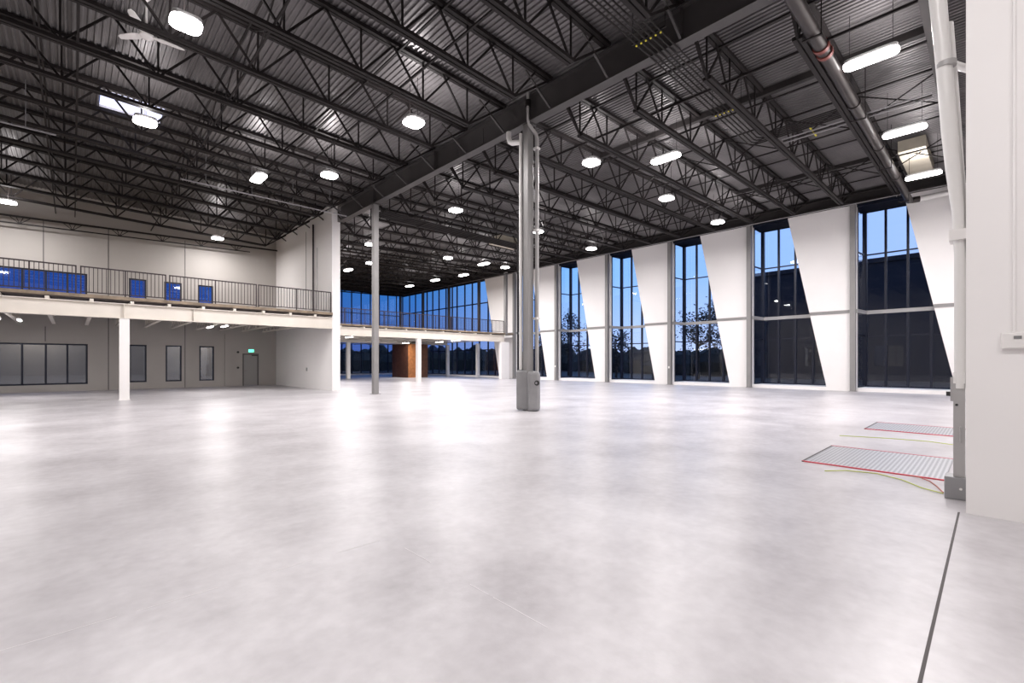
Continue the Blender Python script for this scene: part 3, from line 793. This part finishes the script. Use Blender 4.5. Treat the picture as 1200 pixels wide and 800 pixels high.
# white pipes and post beside the near wall
def at(u, v, X):   # point on the plane x = X seen at photo position (u, v)
    a = math.radians(46.3); s = (u - 600) / 539.; t = (424 - v) / 539.
    dx = math.cos(a) + s * math.sin(a); dy = math.sin(a) - s * math.cos(a); k = X / dx
    return (X, dy * k, 1.6 + t * k)
wp = empty('wall_pipe', (0, 0, 0)); tag(wp, 'large white pipe curving up past the edge of the near white wall', 'pipe')
MB().tube([at(1125, 455, 7.5), at(1125, 300, 7.5), at(1123, 250, 7.5), at(1117.5, 200, 7.5), at(1112.5, 150, 7.5), at(1107.5, 90, 7.5), at(1103, 40, 7.5), at(1099, 0, 7.5), at(1096, -30, 7.5)],
          [.05, .05, .055, .07, .075, .075, .075, .08, .08], 14).obj('pipe_body', M['pvc'], wp, smooth=True)
p = at(1109, 76, 7.5); MB().tube([(p[0], p[1], p[2] - .03), (p[0], p[1], p[2] + .03)], .092, 14).obj('collar', M['lgrey'], wp, smooth=True)
wp = empty('wall_pipe', (0, 0, 0)); tag(wp, 'shorter white pipe ending below the roof, right beside the large curving one', 'pipe')
MB().tube([at(1128, 300, 7.62), at(1125, 240, 7.62), at(1120, 170, 7.62), at(1116, 110, 7.62), at(1112, 60, 7.62), at(1109.5, 29, 7.62)], .06, 14).obj('pipe_body', M['pvc'], wp, smooth=True)
p = at(1112, 74, 7.62); MB().tube([p, (p[0] + .9, .22, p[2] + .25)], .045, 10).obj('branch', M['pvc'], wp, smooth=True)
MB().box(7.42, 7.7, .2, .36, 3.02, 3.14).obj('wall_clamp', M['white'])
tag(bpy.data.objects['wall_clamp'], 'white clamp box holding the white pipes to the wall', 'clamp')
dp = empty('door_post', (7.5, .275, 0)); tag(dp, 'grey steel post with a latch beside the edge of the near white wall', 'post')
MB().box(-.035, .035, -.05, .05, .262, 1.35).obj('post_body', M['lgrey'], dp)
MB().box(-.04, .04, -.05, .05, 1.35, 1.48).obj('post_cap', M['pvc'], dp)
MB().box(-.03, .02, .05, .075, 1.14, 1.42).obj('latch_plate', M['lgrey'], dp)
MB().box(-.035, .02, .075, .11, 1.2, 1.25).obj('latch_bolt', M['screen'], dp)
MB().tube([(-.035, -.01, .66), (-.055, -.01, .66), (-.055, -.01, .84), (-.035, -.01, .84)], .008, 6).obj('pull_handle', M['lgrey'], dp)
MB().tube([(-.035, .02, 1.1), (-.045, .02, 1.1)], .014, 8).obj('bolt', M['screen'], dp)
bx_ = empty('floor_box', (7.56, .30, 0)); tag(bx_, 'grey metal box at the foot of the post beside the near white wall', 'box')
MB().box(-.14, .12, -.095, .10, 0, .26).obj('box_body', M['guard'], bx_, bevel=.008)
MB().tube([(-.146, -.04, .13), (-.14, -.04, .13)], .014, 8).obj('knockout', M['white'], bx_)
# hoses
hz = MB().tube([(7.6, .42, .015), (7.75, .62, .012), (8.1, .85, .01), (8.3, 1.15, .01), (8.2, 1.5, .01), (7.95, 1.7, .01)], .007, 6)
tag(hz.obj('yellow_cable', M['hose'], smooth=True), 'thin yellow-green cable curling on the floor from the grey box', 'cable')
hz = MB().tube([(7.65, .42, .015), (8.0, .5, .01), (8.25, .58, .012), (8.4, .7, .02), (8.42, .8, .02)], .007, 6)
tag(hz.obj('red_cable', M['redhose'], smooth=True), 'thin red-brown cable loop on the floor between grey box and dock plate', 'cable')
hz = MB().tube([(12.2, .45, .012), (12.4, .9, .01), (12.3, 1.5, .01), (12.0, 2.3, .01)], .007, 6)
tag(hz.obj('thin_hose', M['hose'], smooth=True), 'thin pale hose lying on the floor between the two dock plates', 'hose')

# thermostat on the near wall
th = empty('thermostat', (6.83, -.14, 1.81)); tag(th, 'white thermostat with a grey display on the near white wall', 'thermostat')
MB().box(-.045, 0, -.105, .085, -.075, .085).obj('body', M['white'], th, bevel=.01)
MB().box(-.05, -.045, -.055, .0, .02, .05).obj('display', M['lcd'], th)
tag(MB().tube([(6.815, -.145, 1.9), (6.815, -.145, 10.3)], .014, 10).obj('wall_conduit', M['wall'], smooth=True), 'white conduit running up the near wall from the thermostat', 'conduit')

# ------------------------------------------------------------------ outside
gnd = MB().box(-200, 260, -160, 260, -.5, -.25).obj('ground', M['ground']); struct(gnd)
nb = empty('neighbouring_building', (0, 0, 0)); tag(nb, 'dark navy flat-roofed building beyond the window bays at right', 'building')
MB().box(58, 85, -30, 20.1, -.25, 11.7).obj('building_wall', M['ext'], nb)
MB().box(57.8, 58, -30, 20.2, 11.5, 11.95).obj('parapet', M['ext'], nb)
for y in range(-24, 20, 6):
    MB().box(57.9, 58, y, y + 2.2, 1.2, 3.2).obj('building_window', M['dglass'], nb)
nb = empty('neighbouring_building', (0, 0, 0)); tag(nb, 'grey concrete building seen through the lower windows of the back wall', 'building')
MB().box(-40, 9, 47, 60, -.25, 5.6).obj('building_wall', M['extg'], nb)
MB().box(-40, 9.1, 46.9, 60, 5.6, 5.9).obj('parapet', M['ext'], nb)
# trees : bare-ish crowns with clumps of leaves, silhouettes in the dusk
def tree(x, y, h, r, label, seed, leaves=1500, base=.28):
    rnd = random.Random(seed)
    e = empty('tree', (x, y, -.25)); tag(e, label, 'tree', 'trees beyond the window wall')
    t = MB(); t.tube([(0, 0, 0), (.05, 0, h * .3), (0, .05, h * .6), (0, 0, h * .92)], [.16, .13, .09, .03], 7)
    tips = []
    for i in range(26):
        z = h * (base + .6 * rnd.random()); a = rnd.random() * 2 * PI; l = r * (1.05 - .5 * (z / h)) * (.6 + .5 * rnd.random())
        p1 = (math.cos(a) * l * .5, math.sin(a) * l * .5, z + l * .25); p2 = (math.cos(a) * l, math.sin(a) * l, z + l * .6)
        t.tube([(0, 0, z), p1, p2], [.05, .03, .012], 5); tips += [p1, p2, tuple((p1[q] + p2[q]) / 2 for q in range(3))]
    t.obj('trunk', M['bark'], e)
    lf = MB()
    for i in range(leaves):
        c = tips[rnd.randrange(len(tips))]; s = .27
        p = Vector(c) + Vector((rnd.gauss(0, .38), rnd.gauss(0, .38), rnd.gauss(0, .38)))
        a = Vector((rnd.gauss(0, 1), rnd.gauss(0, 1), rnd.gauss(0, 1))).normalized(); b2 = a.orthogonal().normalized()
        lf.add([p - a * s * .5, p + b2 * s * .35, p + a * s * .5, p - b2 * s * .35], [(0, 1, 2, 3)])
    lf.obj('foliage', M['leaf'], e)
tree(48, 39.3, 9.9, 2.3, 'dark leafy tree behind the fifth window bay from the right', 1, 1800, .2)
tree(50, 22.5, 7.2, 2.6, 'low dark tree behind the third window bay, left of its neighbour', 2, 1300, .3)
tree(47, 18.6, 9.0, 2.0, 'taller dark tree at the slanted edge of the third window bay', 3, 1500, .25)
tree(52, 47, 7.0, 2.5, 'dark tree seen low beyond the sixth window bay from the right', 4, 1300, .25)
tree(46, 30.5, 5.2, 2.0, 'short dark tree low behind the fourth window bay', 5, 1200, .25)
# dark hedge and treeline, uncountable
b = MB(); rnd = random.Random(5)
def line(x0, y0, x1, y1, h0, n):
    for i in range(n):
        t = i / n; x = x0 + (x1 - x0) * t; y = y0 + (y1 - y0) * t; h = h0 * (.7 + .5 * rnd.random()); r = 1.6 + rnd.random()
        vs = []; fs = []
        for a_ in range(4):
            zz = (0, .45, .8, 1.0)[a_] * h; rr = (1, 1.1, .75, .15)[a_] * r
            for q in range(8):
                aa = 2 * PI * q / 8 + rnd.random() * .3; vs.append((x + rr * math.cos(aa), y + rr * math.sin(aa), zz - .25 + rnd.random() * .3))
        for a_ in range(3):
            for q in range(8): fs.append((a_ * 8 + q, a_ * 8 + (q + 1) % 8, a_ * 8 + 8 + (q + 1) % 8, a_ * 8 + 8 + q))
        fs.append(tuple(24 + q for q in range(8))); b.add(vs, fs)
line(62, 26, 75, 62, 3.6, 26); line(75, 62, 30, 100, 4.6, 34); line(30, 100, -40, 110, 5.5, 36)
tag(b.obj('hedge', M['leaf']), 'dark continuous line of bushes and trees along the horizon outside', 'hedge', kind='stuff')
# lamps added outside to light the neighbouring wall
for x in (-12, -2, 7.5):
    e = empty('added_lamp', (x, 46.7, 5.2)); tag(e, 'added outdoor lamp lighting the grey building behind the back wall windows', 'lamp', 'added wall lamps')
    MB().box(-.2, .2, -.1, .2, -.05, .1).obj('housing', M['housing'], e)
    ld = bpy.data.lights.new('added_lamp_light', 'AREA'); ld.energy = 200; ld.size = .4; ld.color = (1, .95, .88)
    lo = bpy.data.objects.new('added_lamp_bulb', ld); COL.objects.link(lo); lo.parent = e; lo.location = (0, -1.6, -.1); lo.rotation_euler = (math.radians(35), 0, 0)

# ------------------------------------------------------------------ dusk sky
w = bpy.data.worlds.new('dusk'); SC.world = w; w.use_nodes = True
w.cycles.sampling_method = 'NONE'
nt = w.node_tree; bg = nt.nodes['Background']
tc = nt.nodes.new('ShaderNodeTexCoord'); sep = nt.nodes.new('ShaderNodeSeparateXYZ')
nt.links.new(tc.outputs['Generated'], sep.inputs[0])
def math_n(op, a, b=None):
    n = nt.nodes.new('ShaderNodeMath'); n.operation = op
    for i, v in enumerate((a, b)):
        if v is None: continue
        if isinstance(v, (int, float)): n.inputs[i].default_value = v
        else: nt.links.new(v, n.inputs[i])
    return n.outputs[0]
az = math_n('ARCTAN2', sep.outputs['Y'], sep.outputs['X'])     # 0 = +x (sunset side), pi/2 = +y
azf = nt.nodes.new('ShaderNodeMapRange'); azf.inputs['From Min'].default_value = 0; azf.inputs['From Max'].default_value = 1.45
nt.links.new(az, azf.inputs['Value'])
def ramp(stops):
    r = nt.nodes.new('ShaderNodeValToRGB'); e = r.color_ramp.elements
    while len(e) < len(stops): e.new(.5)
    for i, (p, c) in enumerate(stops): e[i].position = p; e[i].color = (*c, 1)
    return r
hi = ramp([(0, (.34, .47, .85)), (.45, (.20, .42, .86)), (.7, (.016, .15, .46)), (1, (.003, .055, .25))])
lo_ = ramp([(0, (.60, .66, .88)), (.45, (.42, .52, .85)), (.7, (.07, .12, .36)), (1, (.05, .06, .26))])
nt.links.new(azf.outputs[0], hi.inputs[0]); nt.links.new(azf.outputs[0], lo_.inputs[0])
el = nt.nodes.new('ShaderNodeMapRange'); el.inputs['From Min'].default_value = 0.0; el.inputs['From Max'].default_value = .18
nt.links.new(sep.outputs['Z'], el.inputs['Value'])
mx = nt.nodes.new('ShaderNodeMixRGB'); nt.links.new(el.outputs[0], mx.inputs[0]); nt.links.new(lo_.outputs[0], mx.inputs[1]); nt.links.new(hi.outputs[0], mx.inputs[2])
nt.links.new(mx.outputs[0], bg.inputs['Color']); bg.inputs['Strength'].default_value = 1.0

# ------------------------------------------------------------------ camera
cam = bpy.data.cameras.new('camera'); co = bpy.data.objects.new('camera', cam); COL.objects.link(co); SC.camera = co
cam.sensor_width = 36; cam.lens = 36 * 539. / 1200
cam.shift_y = (424 - 400) / 1200.
cam.clip_end = 1000
co.location = (0, 0, 1.6); co.rotation_euler = (PI / 2, 0, math.radians(46.3) - PI / 2)

SC.view_settings.view_transform = 'Standard'; SC.view_settings.look = 'None'
SC.view_settings.gamma = 1; SC.view_settings.use_curve_mapping = False
SC.view_settings.exposure = 0.52
SC.cycles.max_bounces = 7; SC.cycles.diffuse_bounces = 4; SC.cycles.glossy_bounces = 3; SC.cycles.transparent_max_bounces = 12
SC.cycles.use_denoising = True
try: SC.cycles.denoising_prefilter = 'ACCURATE'
except Exception: pass
SC.cycles.sample_clamp_indirect = 6
